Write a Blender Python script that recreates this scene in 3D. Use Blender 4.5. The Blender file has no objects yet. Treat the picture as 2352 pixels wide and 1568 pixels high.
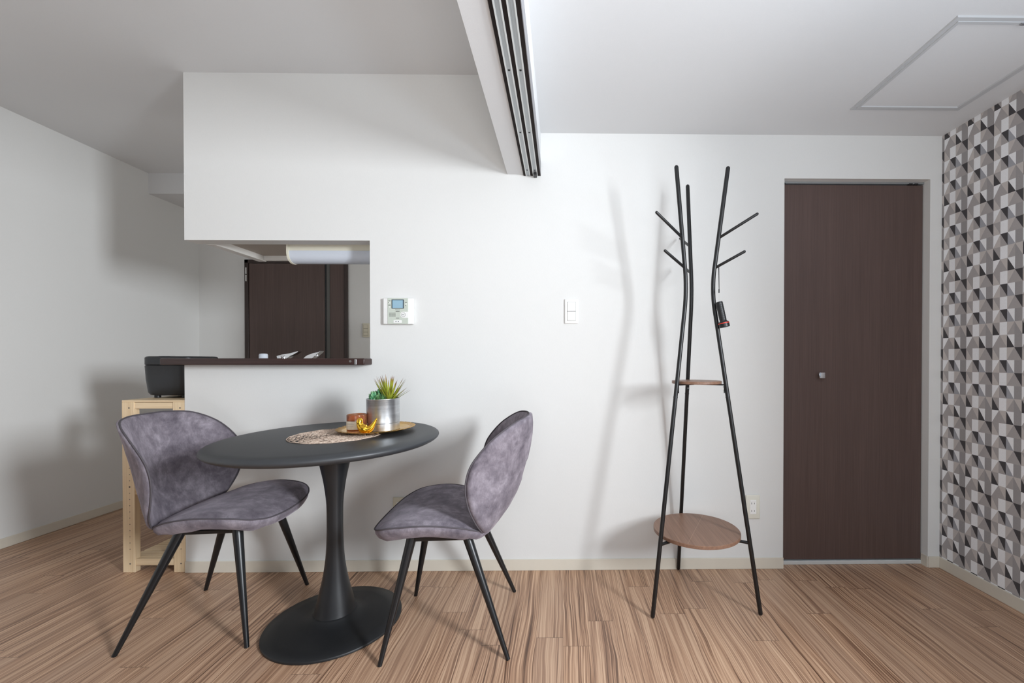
import bpy, bmesh, math, random
from mathutils import Vector, Matrix, Euler
random.seed(7)
R = math.radians
SC = bpy.context.scene
COL = SC.collection

# ------------------------------------------------------------------ camera
cd = bpy.data.cameras.new('camera')
cam = bpy.data.objects.new('camera', cd); COL.objects.link(cam)
cam.location = (0, 0, 1.09)
cd.sensor_fit = 'HORIZONTAL'; cd.sensor_width = 36.0
cd.lens = 975.0 / 2352 * 36.0
cd.shift_x = -(1303.4 - 1176) / 2352
cd.shift_y = (834.6 - 784) / 2352
cam.rotation_euler = Euler((R(90) - 0.008, 0, -0.014), 'XYZ')
cd.clip_start = 0.05
SC.camera = cam

# ------------------------------------------------------------------ world, light, exposure
SC.view_settings.view_transform = 'Standard'
SC.view_settings.look = 'None'
SC.view_settings.gamma = 1.0
SC.view_settings.use_curve_mapping = False
SC.view_settings.exposure = -0.05
W = bpy.data.worlds.new('world'); SC.world = W; W.use_nodes = True
bg = W.node_tree.nodes['Background']
bg.inputs['Color'].default_value = (0.72, 0.84, 1.0, 1); bg.inputs['Strength'].default_value = 0.4

def area(name, loc, tgt, sx, sy, spread, power, colr):
    l = bpy.data.lights.new(name, 'AREA'); l.shape = 'RECTANGLE'; l.size = sx; l.size_y = sy
    l.energy = power; l.color = colr; l.spread = math.radians(spread)
    o = bpy.data.objects.new(name, l); COL.objects.link(o); o.location = loc
    d = Vector(tgt) - Vector(loc); o.rotation_euler = d.to_track_quat('-Z', 'Y').to_euler()
    return o
# daylight entering by the balcony window in the right wall; the other lamps are added fill
area('daylight_balcony', (1.98, -.38, 1.58), (-3.2, 1.1, .45), .42, .75, 111, 79, (0.90, 0.95, 1.0))
area('right_ceiling_fill', (1.95, -.40, .45), (1.38, .14, 2.26), 1.0, .6, 104, 29, (0.74, 0.87, 1.0))  # added fill aimed up to brighten the right ceiling
area('living_fill', (0.3, -2.22, 1.35), (2.1, 1.7, 1.9), 2.0, 1.4, 115, 17, (0.95, 0.975, 1.0))  # added fill from behind the camera for the right wall and door
area('left_ceiling_fill', (0.0, -2.15, .35), (-.9, .3, 2.55), 2.2, .5, 80, 17, (0.95, 0.975, 1.0))  # added low fill that lifts the left ceiling
area('kitchen_fill', (-.27, 3.1, 1.5), (-2.5, 3.4, 1.2), .7, .9, 160, 6.5, (1.0, 0.97, .92))  # added fill lamp to brighten the kitchen

# ------------------------------------------------------------------ materials
def srgb(r, g, b):
    f = lambda c: (c / 255 / 12.92) if c / 255 <= 0.04045 else ((c / 255 + 0.055) / 1.055) ** 2.4
    return (f(r), f(g), f(b), 1)
class NT:
    def __init__(s, name):
        s.m = bpy.data.materials.new(name); s.m.use_nodes = True
        s.t = s.m.node_tree; s.b = s.t.nodes['Principled BSDF']
    def n(s, typ, **k):
        x = s.t.nodes.new(typ)
        for a, v in k.items():
            if a.startswith('i_'):
                key = a[2:]; key = int(key) if key.isdigit() else key.replace('_', ' ')
                s.put(x.inputs[key], v)
            else: setattr(x, a, v)
        return x
    def put(s, sock, v):
        if isinstance(v, bpy.types.NodeSocket): s.t.links.new(v, sock)
        else: sock.default_value = v
    def math(s, op, a, b=0.0, c=0.0):
        x = s.n('ShaderNodeMath', operation=op)
        s.put(x.inputs[0], a); s.put(x.inputs[1], b); s.put(x.inputs[2], c); return x.outputs[0]
    def ramp(s, fac, stops):
        x = s.n('ShaderNodeValToRGB'); s.put(x.inputs[0], fac); e = x.color_ramp.elements
        while len(e) < len(stops): e.new(0.5)
        for i, (p, c) in enumerate(stops): e[i].position = p; e[i].color = c
        return x.outputs[0]
    def mix(s, fac, a, b, mode='MIX'):
        x = s.n('ShaderNodeMix', data_type='RGBA', blend_type=mode)
        s.put(x.inputs[0], fac); s.put(x.inputs[6], a); s.put(x.inputs[7], b); return x.outputs[2]
    def coord(s, scale=(1, 1, 1), rot=(0, 0, 0), which='Object'):
        tc = s.n('ShaderNodeTexCoord'); mp = s.n('ShaderNodeMapping')
        mp.inputs['Scale'].default_value = scale; mp.inputs['Rotation'].default_value = rot
        s.t.links.new(tc.outputs[which], mp.inputs['Vector']); return mp.outputs[0]
    def noise(s, vec, scale=5, detail=4, rough=.5, dist=0):
        x = s.n('ShaderNodeTexNoise'); s.put(x.inputs['Vector'], vec)
        x.inputs['Scale'].default_value = scale; x.inputs['Detail'].default_value = detail
        x.inputs['Roughness'].default_value = rough; x.inputs['Distortion'].default_value = dist
        return x.outputs['Fac']
    def bump(s, h, strength=.2, dist=.002):
        x = s.n('ShaderNodeBump'); x.inputs['Strength'].default_value = strength
        x.inputs['Distance'].default_value = dist; s.put(x.inputs['Height'], h)
        s.t.links.new(x.outputs[0], s.b.inputs['Normal'])
    def set(s, **k):
        for a, v in k.items(): s.put(s.b.inputs[a.replace('_', ' ')], v)
        return s.m

def plain(name, c, rough=.5, metal=0, spec=.5, bump=None, **k):
    t = NT(name); v = t.coord()
    n = t.noise(v, 60, 3)
    base = t.mix(t.math('MULTIPLY', n, .18), c, tuple(x * .8 for x in c[:3]) + (1,))
    t.set(Base_Color=base, Roughness=rough, Metallic=metal, Specular_IOR_Level=spec, **k)
    if bump: t.bump(t.noise(v, bump[0], 4), bump[1], bump[2])
    return t.m

def wallpaper_white(name, c, warm=None):
    t = NT(name); v = t.coord((1, 1, .25))
    n = t.noise(v, 320, 3, .6); n2 = t.noise(t.coord(), 1.3, 2)
    base = t.mix(n, c, tuple(x * .955 for x in c[:3]) + (1,))
    base = t.mix(t.math('MULTIPLY', n2, .05), base, (c[0] * .9, c[1] * .9, c[2] * .88, 1))
    t.set(Base_Color=base, Roughness=.75, Specular_IOR_Level=.25)
    t.bump(n, .12, .002); return t.m

M = {}
M['wall'] = wallpaper_white('white wallpaper', srgb(222, 222, 220))
M['ceil'] = wallpaper_white('white ceiling paper', srgb(219, 220, 221))
M['wall_dim'] = wallpaper_white('darkened unseen wall', srgb(168, 164, 158))  # unseen front wall, toned down to cut bounce light in the room
M['base'] = plain('cream vinyl baseboard', srgb(214, 207, 193), .45, bump=(90, .05, .001))
M['alu'] = plain('brushed aluminium', srgb(172, 176, 178), .4, .7)
M['rail_brown'] = plain('dark brown rail board', srgb(34, 27, 25), .7, 0, .15)
M['grey_trim'] = plain('grey side trim', srgb(142, 141, 144), .5)
M['alu_white'] = plain('pale anodised aluminium lip', srgb(212, 215, 214), .4, .2)
M['chrome'] = plain('chrome', srgb(225, 227, 230), .08, 1)
M['steel'] = plain('satin steel', srgb(180, 182, 186), .3, 1)
M['black_plastic'] = plain('black plastic', srgb(22, 23, 25), .4)
M['white_plastic'] = plain('white plastic', srgb(238, 238, 236), .35)
M['ivory_pale'] = plain('pale ivory plastic', srgb(222, 220, 208), .4)
M['ivory'] = plain('ivory plastic', srgb(214, 208, 188), .4)
M['grey_line'] = plain('dark grey gap', srgb(95, 95, 92), .7)
M['black_metal'] = plain('black powder coated tube', srgb(14, 15, 17), .38, 0, .5, bump=(500, .08, .0006))

def wood_dark(name, c1, c2, axis='z', rough=.42):
    t = NT(name)
    sc = {'z': (160, 160, 3), 'x': (3, 120, 120), 'y': (120, 3, 120)}[axis]
    n = t.noise(t.coord(sc), 1, 4, .6); n2 = t.noise(t.coord(tuple(x * .15 for x in sc)), 1, 2)
    f = t.math('ADD', t.math('MULTIPLY', n, .7), t.math('MULTIPLY', n2, .3))
    base = t.ramp(f, [(.3, c1), (.7, c2)])
    t.set(Base_Color=base, Roughness=rough, Specular_IOR_Level=.4); t.bump(n, .1, .0008); return t.m
M['door'] = wood_dark('dark walnut door film', srgb(78, 63, 59), srgb(96, 78, 73))
M['door_edge'] = wood_dark('dark walnut frame', srgb(44, 34, 32), srgb(64, 51, 47))
M['counter'] = wood_dark('dark red brown counter', srgb(46, 32, 30), srgb(66, 46, 43), 'x', .3)
M['walnut'] = wood_dark('brown walnut board', srgb(112, 84, 68), srgb(146, 113, 94), 'y', .4)
M['seam'] = plain('pale walnut seam', srgb(168, 138, 118), .5)
M['pine'] = wood_dark('pale pine', srgb(212, 184, 145), srgb(238, 216, 182), 'z', .6)
M['pine_x'] = wood_dark('pale pine rail', srgb(212, 184, 145), srgb(238, 216, 182), 'x', .6)
M['taupe'] = plain('taupe cabinet underside', srgb(176, 166, 156), .6)

# floor: planks running away from the camera, zebra streaked laminate
def floor_mat():
    t = NT('zebra streaked oak laminate floor')
    tc = t.n('ShaderNodeTexCoord'); sp = t.n('ShaderNodeSeparateXYZ'); t.t.links.new(tc.outputs['Object'], sp.inputs[0])
    X, Y = sp.outputs[0], sp.outputs[1]
    pw, pl = .105, .92
    u = t.math('DIVIDE', t.math('SUBTRACT', X, .006), pw); iu = t.math('FLOOR', u); fu = t.math('FRACT', u)
    wn = t.n('ShaderNodeTexWhiteNoise', noise_dimensions='1D'); t.put(wn.inputs['W'], iu)
    v = t.math('ADD', t.math('DIVIDE', Y, pl), t.math('MULTIPLY', wn.outputs['Value'], 7.3))
    iv = t.math('FLOOR', v); fv = t.math('FRACT', v)
    cv = t.n('ShaderNodeCombineXYZ'); t.put(cv.inputs[0], iu); t.put(cv.inputs[1], iv)
    wn2 = t.n('ShaderNodeTexWhiteNoise', noise_dimensions='2D'); t.t.links.new(cv.outputs[0], wn2.inputs['Vector'])
    rnd = wn2.outputs['Value']
    # warped lengthwise streaks
    c0 = t.n('ShaderNodeCombineXYZ'); t.put(c0.inputs[0], t.math('MULTIPLY', X, 5)); t.put(c0.inputs[1], t.math('MULTIPLY', Y, 1.6)); t.put(c0.inputs[2], t.math('MULTIPLY', rnd, 31))
    wob = t.noise(c0.outputs[0], 1.5, 2)
    xs = t.math('ADD', X, t.math('MULTIPLY', t.math('SUBTRACT', wob, .5), .035))
    def streak(fx, fy, det, off):
        c = t.n('ShaderNodeCombineXYZ'); t.put(c.inputs[0], t.math('MULTIPLY', xs, fx)); t.put(c.inputs[1], t.math('MULTIPLY', Y, fy))
        t.put(c.inputs[2], t.math('ADD', t.math('MULTIPLY', rnd, 47), off)); return t.noise(c.outputs[0], 1, det, .55)
    s1 = streak(205, 1.5, 2, 0); s2 = streak(45, .7, 2, 5); s3 = streak(520, 4, 2, 9)
    f = t.math('ADD', t.math('ADD', t.math('MULTIPLY', s1, .52), t.math('MULTIPLY', s2, .24)), t.math('MULTIPLY', s3, .24))
    f = t.math('ADD', f, t.math('MULTIPLY', t.math('SUBTRACT', rnd, .5), .03))
    base = t.ramp(f, [(.37, srgb(88, 62, 47)), (.44, srgb(146, 111, 87)), (.50, srgb(180, 143, 115)), (.60, srgb(214, 180, 150))])
    hue = t.mix(t.math('MULTIPLY', wn2.outputs['Value'], .35), base, srgb(150, 122, 104), 'MIX')
    e1 = t.math('LESS_THAN', fu, .012); e2 = t.math('LESS_THAN', fv, .0022)
    seam = t.math('MAXIMUM', t.math('MULTIPLY', e1, .35), t.math('MULTIPLY', e2, .75))
    base = t.mix(seam, hue, srgb(70, 52, 42))
    rg = t.math('ADD', .34, t.math('MULTIPLY', s1, .14))
    t.set(Base_Color=base, Roughness=rg, Specular_IOR_Level=.5)
    t.bump(t.math('SUBTRACT', s1, t.math('MULTIPLY', seam, 1.0)), .08, .001)
    return t.m
M['floor'] = floor_mat()

def velvet():
    t = NT('mottled grey violet velvet'); v = t.coord()
    a = t.noise(t.coord((1, 1, .7)), 13, 6, .66, .5); b = t.noise(v, 34, 4, .6); c = t.noise(t.coord((1, 1, .35)), 260, 2)
    f = t.math('ADD', t.math('ADD', t.math('MULTIPLY', a, .62), t.math('MULTIPLY', b, .28)), t.math('MULTIPLY', c, .1))
    base = t.ramp(f, [(.36, srgb(86, 80, 88)), (.5, srgb(116, 109, 117)), (.66, srgb(152, 145, 153))])
    t.set(Base_Color=base, Roughness=.85, Specular_IOR_Level=.2, Sheen_Weight=.3, Sheen_Roughness=.45)
    t.put(t.b.inputs['Sheen Tint'], srgb(205, 196, 208))
    t.bump(t.math('ADD', b, c), .12, .002); return t.m
M['velvet'] = velvet()
M['piping'] = plain('dark grey velvet piping', srgb(76, 71, 76), .85)

def table_mat():
    t = NT('charcoal black satin lacquer'); v = t.coord()
    n = t.noise(v, 700, 3); n2 = t.noise(v, 6, 3)
    base = t.mix(n2, srgb(44, 46, 49), srgb(56, 58, 61))
    t.set(Base_Color=base, Roughness=.46, Specular_IOR_Level=.55); t.bump(n, .12, .0006); return t.m
M['table'] = table_mat()
M['pedestal'] = plain('satin black pedestal', srgb(26, 28, 31), .38, 0, .5, bump=(600, .08, .0006))
M['base_black'] = plain('matte black base', srgb(24, 25, 27), .5, 0, .5, bump=(600, .1, .0006))
M['leg_black'] = plain('satin black leg', srgb(18, 20, 23), .33, 0, .5, bump=(300, .04, .0005))

def gold(name, c, rough, b=0):
    t = NT(name); v = t.coord(); n = t.noise(v, 40, 3)
    t.set(Base_Color=c, Metallic=1.0, Roughness=t.math('ADD', rough, t.math('MULTIPLY', n, .06)))
    if b: t.bump(t.noise(v, 150, 3), b, .002)
    return t.m
M['gold'] = gold('polished gold', srgb(246, 196, 70), .06)
M['gold_tray'] = gold('warm gold tray', srgb(232, 190, 120), .22)
M['gold_rim'] = gold('textured gold rim', srgb(214, 166, 84), .25, .6)
def galvan():
    t = NT('galvanised brushed tin'); v = t.coord((30, 30, 4)); n = t.noise(t.coord((6, 6, 120)), 1, 4); n2 = t.noise(t.coord(), 40, 3)
    base = t.ramp(t.math('ADD', t.math('MULTIPLY', n, .6), t.math('MULTIPLY', n2, .4)), [(.3, srgb(188, 191, 194)), (.7, srgb(220, 223, 226))])
    t.set(Base_Color=base, Metallic=1.0, Roughness=.36); t.bump(n, .15, .001); return t.m
M['tin'] = galvan()
def leafmat(name, lo, hi, tip):
    t = NT(name); at = t.n('ShaderNodeAttribute', attribute_name='along')
    n = t.noise(t.coord(), 120, 2)
    f = t.math('ADD', at.outputs['Fac'], t.math('MULTIPLY', t.math('SUBTRACT', n, .5), .35))
    base = t.ramp(f, [(.0, lo), (.5, hi), (.72, hi), (.95, tip)])
    t.set(Base_Color=base, Roughness=.42, Specular_IOR_Level=.4); return t.m
M['spiky'] = leafmat('yellow green spiky leaf', srgb(84, 104, 36), srgb(150, 156, 52), srgb(122, 62, 36))
M['jade'] = leafmat('blue green jade leaf', srgb(34, 78, 54), srgb(70, 132, 92), srgb(128, 172, 126))
M['fern'] = leafmat('fine green sprig', srgb(46, 88, 48), srgb(98, 142, 88), srgb(136, 170, 112))
M['soil'] = plain('dark soil', srgb(52, 42, 34), .9, bump=(200, .6, .004))
def glass(name, c, rough=.05, trans=1.0):
    t = NT(name); n = t.noise(t.coord(), 30, 2)
    t.set(Base_Color=c, Roughness=t.math('ADD', rough, t.math('MULTIPLY', n, .02)), Transmission_Weight=trans, IOR=1.45); return t.m
M['amber'] = glass('amber glass', srgb(226, 158, 112), .06, .85)
M['wax'] = plain('amber wax', srgb(186, 108, 70), .5)
M['label'] = plain('cream paper label', srgb(226, 216, 200), .7)
M['ink'] = plain('grey brown ink', srgb(120, 110, 102), .8)
M['faint_ink'] = plain('faint label print', srgb(176, 166, 154), .8)
M['mat_straw'] = None
def placemat():
    t = NT('woven pinkish straw'); v = t.coord()
    n = t.noise(v, 130, 3); n2 = t.noise(v, 25, 2)
    base = t.ramp(n, [(.3, srgb(146, 124, 110)), (.5, srgb(192, 170, 153)), (.72, srgb(220, 202, 186))])
    t.set(Base_Color=base, Roughness=.6); return t.m
M['mat_straw'] = placemat()
M['red'] = plain('red rubber ring', srgb(240, 62, 44), .5)
M['cord_white'] = plain('pale cord', srgb(190, 190, 188), .7)
M['lens'] = plain('dark lens', srgb(40, 42, 46), .15)
M['screen'] = plain('pale blue screen', srgb(150, 184, 202), .25)
M['screen_frame'] = plain('dark blue grey bezel', srgb(56, 72, 84), .4)
M['panel_green'] = plain('pale grey green panel', srgb(196, 203, 192), .45)
M['appl'] = plain('black satin appliance', srgb(30, 32, 36), .4, 0, .5)
M['diffuser'] = plain('milky white diffuser', srgb(206, 212, 222), .35)
M['lamp_body'] = plain('cream lamp body', srgb(226, 222, 205), .45)
M['cab'] = plain('white cabinet board', srgb(226, 224, 220), .45)
M['sink'] = plain('steel sink top', srgb(170, 172, 175), .3, 1)
M['bottle'] = glass('clear plastic cap', srgb(228, 236, 240), .2, .35)
M['hatch'] = plain('silver grey hatch frame', srgb(192, 194, 196), .5)
# geometric paper: six flat tones
def paper(name, c):
    t = NT(name); n = t.noise(t.coord((1, 1, .3)), 420, 3, .6)
    base = t.mix(n, tuple(x * 1.08 for x in c[:3]) + (1,), tuple(x * .90 for x in c[:3]) + (1,))
    t.set(Base_Color=base, Roughness=.7, Specular_IOR_Level=.25); return t.m
GEO = [paper('paper white', srgb(242, 243, 245)), paper('paper light grey', srgb(201, 195, 191)), paper('paper mid grey', srgb(174, 169, 168)),
       paper('paper deep grey', srgb(160, 157, 157)), paper('paper charcoal', srgb(76, 74, 76)), paper('paper grey blue', srgb(166, 167, 173))]

# ------------------------------------------------------------------ helpers
def tag(o, label=None, cat=None, group=None, kind=None):
    if label: o['label'] = label
    if cat: o['category'] = cat
    if group: o['group'] = group
    if kind: o['kind'] = kind
    return o
def empty(name, loc, rz=0, **k):
    o = bpy.data.objects.new(name, None); COL.objects.link(o); o.location = loc; o.rotation_euler = (0, 0, rz)
    o.empty_display_size = .1
    return tag(o, **k)
def obj(name, bm, mat, parent=None, smooth=False, loc=None, rot=None, **k):
    me = bpy.data.meshes.new(name)
    bmesh.ops.recalc_face_normals(bm, faces=bm.faces[:])
    bm.to_mesh(me); bm.free()
    for m in (mat if isinstance(mat, (list, tuple)) else [mat]): me.materials.append(m)
    if smooth:
        me.shade_smooth()
        if smooth != 'all': me.set_sharp_from_angle(angle=R(smooth if not isinstance(smooth, bool) else 40))
    o = bpy.data.objects.new(name, me); COL.objects.link(o)
    if parent: o.parent = parent
    if loc: o.location = loc
    if rot: o.rotation_euler = rot
    return tag(o, **k)
def struct(name, bm, mat, parent=None, **k):
    return obj(name, bm, mat, parent, kind='structure', **k)
def BM(): return bmesh.new()
def box(bm, x0, x1, y0, y1, z0, z1, bev=0, seg=2, mi=0, mtx=None):
    r = bmesh.ops.create_cube(bm, size=1.0); vs = r['verts']
    bmesh.ops.scale(bm, vec=(x1 - x0, y1 - y0, z1 - z0), verts=vs)
    bmesh.ops.translate(bm, vec=((x0 + x1) / 2, (y0 + y1) / 2, (z0 + z1) / 2), verts=vs)
    fs = list({f for v in vs for f in v.link_faces})
    if bev:
        es = list({e for v in vs for e in v.link_edges})
        r = bmesh.ops.bevel(bm, geom=es, offset=bev, segments=seg, affect='EDGES', profile=.5)
        fs = list({f for f in r['faces']} | {f for f in fs if f.is_valid}); vs = list({v for f in fs for v in f.verts})
    for f in fs: f.material_index = mi
    if mtx is not None: bmesh.ops.transform(bm, matrix=mtx, verts=vs)
    return vs
def lathe(bm, prof, n=48, c=(0, 0, 0), mi=0, cap0=True, cap1=True, mtx=None):
    rings = []
    for r, z in prof:
        rings.append([bm.verts.new((c[0] + r * math.cos(2 * math.pi * i / n), c[1] + r * math.sin(2 * math.pi * i / n), c[2] + z)) for i in range(n)])
    fs = []
    for a, b in zip(rings, rings[1:]):
        for i in range(n): fs.append(bm.faces.new((a[i], a[(i + 1) % n], b[(i + 1) % n], b[i])))
    if cap0: fs.append(bm.faces.new(rings[0][::-1]))
    if cap1: fs.append(bm.faces.new(rings[-1]))
    for f in fs: f.material_index = mi
    if mtx is not None: bmesh.ops.transform(bm, matrix=mtx, verts=[v for r in rings for v in r])
    return rings
def tube(bm, pts, rad, n=12, mi=0, closed=False, round_end=False):
    pts = [Vector(p) for p in pts]
    rads = list(rad) if isinstance(rad, (list, tuple)) else [rad] * len(pts)
    if round_end and not closed:
        def capend(p, q, r):
            d = (p - q).normalized(); return [(p + d * r * math.sin(a), r * math.cos(a)) for a in (R(30), R(60), R(82))]
        e = capend(pts[-1], pts[-2], rads[-1]); s = capend(pts[0], pts[1], rads[0])
        pts = [p for p, _ in s[::-1]] + pts + [p for p, _ in e]; rads = [r for _, r in s[::-1]] + rads + [r for _, r in e]
    N = len(pts); rings = []; up = None
    for i, p in enumerate(pts):
        if closed: d = pts[(i + 1) % N] - pts[i - 1]
        else: d = pts[min(i + 1, N - 1)] - pts[max(i - 1, 0)]
        d.normalize()
        if up is None:
            up = Vector((0, 0, 1)) if abs(d.z) < .9 else Vector((1, 0, 0))
        a = (up - d * up.dot(d)).normalized(); b = d.cross(a); up = a
        rings.append([bm.verts.new(p + (a * math.cos(t) + b * math.sin(t)) * rads[i]) for t in [2 * math.pi * k / n for k in range(n)]])
    fs = []
    pairs = list(zip(rings, rings[1:])) + ([(rings[-1], rings[0])] if closed else [])
    for a, b in pairs:
        for i in range(n): fs.append(bm.faces.new((a[i], a[(i + 1) % n], b[(i + 1) % n], b[i])))
    if not closed: fs.append(bm.faces.new(rings[0][::-1])); fs.append(bm.faces.new(rings[-1]))
    for f in fs: f.material_index = mi
    return rings
def catmull(P, n, closed=True):
    P = [Vector(p) for p in P]; N = len(P); out = []
    for i in range(N if closed else N - 1):
        a, b, c, d = (P[(i - 1) % N], P[i], P[(i + 1) % N], P[(i + 2) % N]) if closed else (P[max(i - 1, 0)], P[i], P[i + 1], P[min(i + 2, N - 1)])
        for k in range(n):
            t = k / n
            out.append(.5 * ((2 * b) + (c - a) * t + (2 * a - 5 * b + 4 * c - d) * t * t + (3 * b - a - 3 * c + d) * t ** 3))
    if not closed: out.append(P[-1])
    return out
def lerp_tab(tab, x):
    if x <= tab[0][0]: return tab[0][1]
    if x >= tab[-1][0]: return tab[-1][1]
    n = len(tab)
    sl = lambda i: (tab[min(i + 1, n - 1)][1] - tab[max(i - 1, 0)][1]) / (tab[min(i + 1, n - 1)][0] - tab[max(i - 1, 0)][0])
    for i in range(n - 1):
        if x <= tab[i + 1][0]:
            h = tab[i + 1][0] - tab[i][0]; t = (x - tab[i][0]) / h
            return ((1 + 2 * t) * (1 - t) ** 2 * tab[i][1] + t * (1 - t) ** 2 * h * sl(i) + t * t * (3 - 2 * t) * tab[i + 1][1] + t * t * (t - 1) * h * sl(i + 1))
def children(o): return [c for c in bpy.data.objects if c.parent == o]
def copy_tree(o, parent=None):
    c = o.copy(); COL.objects.link(c)
    if parent: c.parent = parent
    for ch in children(o): copy_tree(ch, c)
    return c
def text_mesh(bm_name, s, size, mat, parent, mtx):
    cu = bpy.data.curves.new('txt', 'FONT'); cu.body = s; cu.size = size; cu.align_x = 'CENTER'; cu.align_y = 'CENTER'; cu.extrude = .0001
    to = bpy.data.objects.new('txt', cu); COL.objects.link(to)
    dg = bpy.context.evaluated_depsgraph_get(); me = bpy.data.meshes.new_from_object(to.evaluated_get(dg))
    bpy.data.objects.remove(to); bpy.data.curves.remove(cu)
    me.transform(mtx); me.materials.clear(); me.materials.append(mat); me.name = bm_name
    o = bpy.data.objects.new(bm_name, me); COL.objects.link(o); o.parent = parent; return o

# ------------------------------------------------------------------ room shell
D = 2.20; XL = -3.24; XR = 1.99; KY = 3.843; HL = 2.555; HR = 2.26; YR = -2.2; XF = XR + .08
WY0, WY1, WZ0, WZ1 = -.98, .18, .10, 2.05      # balcony window in the right wall
bm = BM(); box(bm, XL - .1, XF + .1, YR - .1, KY + .1, -.08, 0); struct('floor', bm, M['floor'])

bm = BM()
box(bm, XL - .1, -.19, YR - .1, KY + .1, HL, HL + .08)
box(bm, -.19, XF + .1, YR - .1, D + .08, HR, HR + .08)
struct('ceiling', bm, M['ceil'])

bm = BM()
box(bm, -1.926, -.985, D, D + .08, 1.704, HL)            # hanging wall over the hatch
box(bm, -1.93, -.985, D, D + .08, 0, 1.066)              # half wall under the counter
box(bm, -.985, 1.16, D, D + .08, 0, HL)
box(bm, 1.16, 1.928, D, D + .08, 2.035, HL)
box(bm, 1.928, XR + .09, D, D + .08, 0, HL)
struct('wall_back', bm, M['wall'])
bm = BM(); box(bm, XL - .08, XL, YR - .1, KY + .08, 0, HL); struct('wall_left', bm, M['wall'])
bm = BM(); box(bm, XL, -.2, KY, KY + .08, 0, HL); struct('wall_kitchen', bm, M['wall'])
bm = BM(); box(bm, -.3, -.2, D + .08, 2.7, 0, HL); box(bm, -.3, -.2, 3.5, KY, 0, HL); box(bm, -.3, -.2, 2.7, 3.5, 0, 1.0); box(bm, -.3, -.2, 2.7, 3.5, 2.0, HL); struct('wall_kitchen_side', bm, M['wall'])  # opening in this unseen wall is added for the kitchen fill lamp
# wall behind the camera with an opening added for the fill lamps
bm = BM()
for a, b in [(XL - .08, -1.0), (1.7, XF)]: box(bm, a, b, YR - .1, YR, 0, HL)
box(bm, -1.0, 1.7, YR - .1, YR, 0, .08); box(bm, -1.0, 1.7, YR - .1, YR, 2.22, HL)
struct('wall_front', bm, M['wall_dim'])
bm = BM(); f = .03; x0, x1, z0, z1 = -1.0, 1.7, .08, 2.22
for b_ in ((x0, x1, z0, z0 + f), (x0, x1, z1 - f, z1), (x0, x0 + f, z0 + f, z1 - f), (x1 - f, x1, z0 + f, z1 - f)): box(bm, b_[0], b_[1], YR - .08, YR - .03, b_[2], b_[3])
struct('fill_window', bm, M['alu'])  # unseen window frame, added to go with the fill from behind
bm = BM()
for b_ in ((WY0, WY1, WZ0, WZ0 + f), (WY0, WY1, WZ1 - f, WZ1), (WY0, WY0 + f, WZ0 + f, WZ1 - f), (WY1 - f, WY1, WZ0 + f, WZ1 - f)): box(bm, XR + .025, XR + .075, b_[0], b_[1], b_[2], b_[3])
struct('window_1', bm, M['alu'])

# geometric paper accent wall: tile 4 columns x 6 rows, each cell cut by a diagonal
W_, L_, Mi, Dp, K_, Bl = 0, 1, 2, 3, 4, 5
# entry: (kind, lower tone, upper tone) ; kinds: A = diagonal top-left to bottom-right (lower-left, upper-right); B = bottom-left to top-right (lower-right, upper-left); S = solid
rowA = [('B', Mi, W_), ('A', Mi, L_), ('A', K_, W_), ('S', Dp, 0)]
rowB = [('A', L_, Mi), ('S', W_, 0), ('B', Mi, L_), ('A', Mi, K_)]
rowC = [('B', L_, W_), ('A', Mi, K_), ('A', Bl, W_), ('S', Dp, 0)]
rowD = [('A', K_, Mi), ('S', W_, 0), ('B', Mi, L_), ('A', Dp, L_)]
ROWS = [rowA, rowB, rowC, rowB, rowC, rowD]
bm = BM()
cw, ch = .0325 * .975, .0571; yTop = D; zRef = 1.204
Y0 = 2.187; Yend = YR
cells = {}
def clipz(poly, z0, z1):
    for lim, sgn in ((z0, 1), (z1, -1)):
        out = []
        for i in range(len(poly)):
            a, b = poly[i], poly[(i + 1) % len(poly)]
            ia, ib = (a[1] - lim) * sgn >= 0, (b[1] - lim) * sgn >= 0
            if ia: out.append(a)
            if ia != ib:
                t = (lim - a[1]) / (b[1] - a[1]); out.append((a[0] + (b[0] - a[0]) * t, lim))
        poly = out
        if len(poly) < 3: return []
    return poly
def clipy(poly, y0, y1):
    return [(p[1], p[0]) for p in clipz([(p[1], p[0]) for p in poly], y0, y1)]
def wface(poly, mi):
    poly = clipz(poly, 0.0, HR)
    if len(poly) < 3: return
    poly = clipy(poly, Yend, D)
    if len(poly) < 3: return
    vs = [bm.verts.new((XR, y, z)) for y, z in poly]
    try: bm.faces.new(vs).material_index = mi
    except ValueError: pass
for ci in range(-1, int((Y0 - Yend) / cw) + 2):
    yl, yr = Y0 - ci * cw, Y0 - (ci + 1) * cw            # left edge is the deeper one
    for ri in range(-20, 24):
        zt, zb = zRef - ri * ch, zRef - (ri + 1) * ch
        if WY0 < (yl + yr) / 2 < WY1 and WZ0 < (zt + zb) / 2 < WZ1: continue
        k, lo, hi = ROWS[ri % 6][ci % 4]
        TL, TR, BL_, BR_ = (yl, zt), (yr, zt), (yl, zb), (yr, zb)
        if k == 'S': wface([TL, TR, BR_, BL_], lo)
        elif k == 'A': wface([TL, BR_, BL_], lo); wface([TL, TR, BR_], hi)
        else: wface([TR, BR_, BL_], lo); wface([TL, TR, BL_], hi)
bmesh.ops.remove_doubles(bm, verts=bm.verts[:], dist=1e-5)
me_faces = bm.faces[:]
for f in me_faces:
    if f.normal.x > 0: f.normal_flip()
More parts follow.
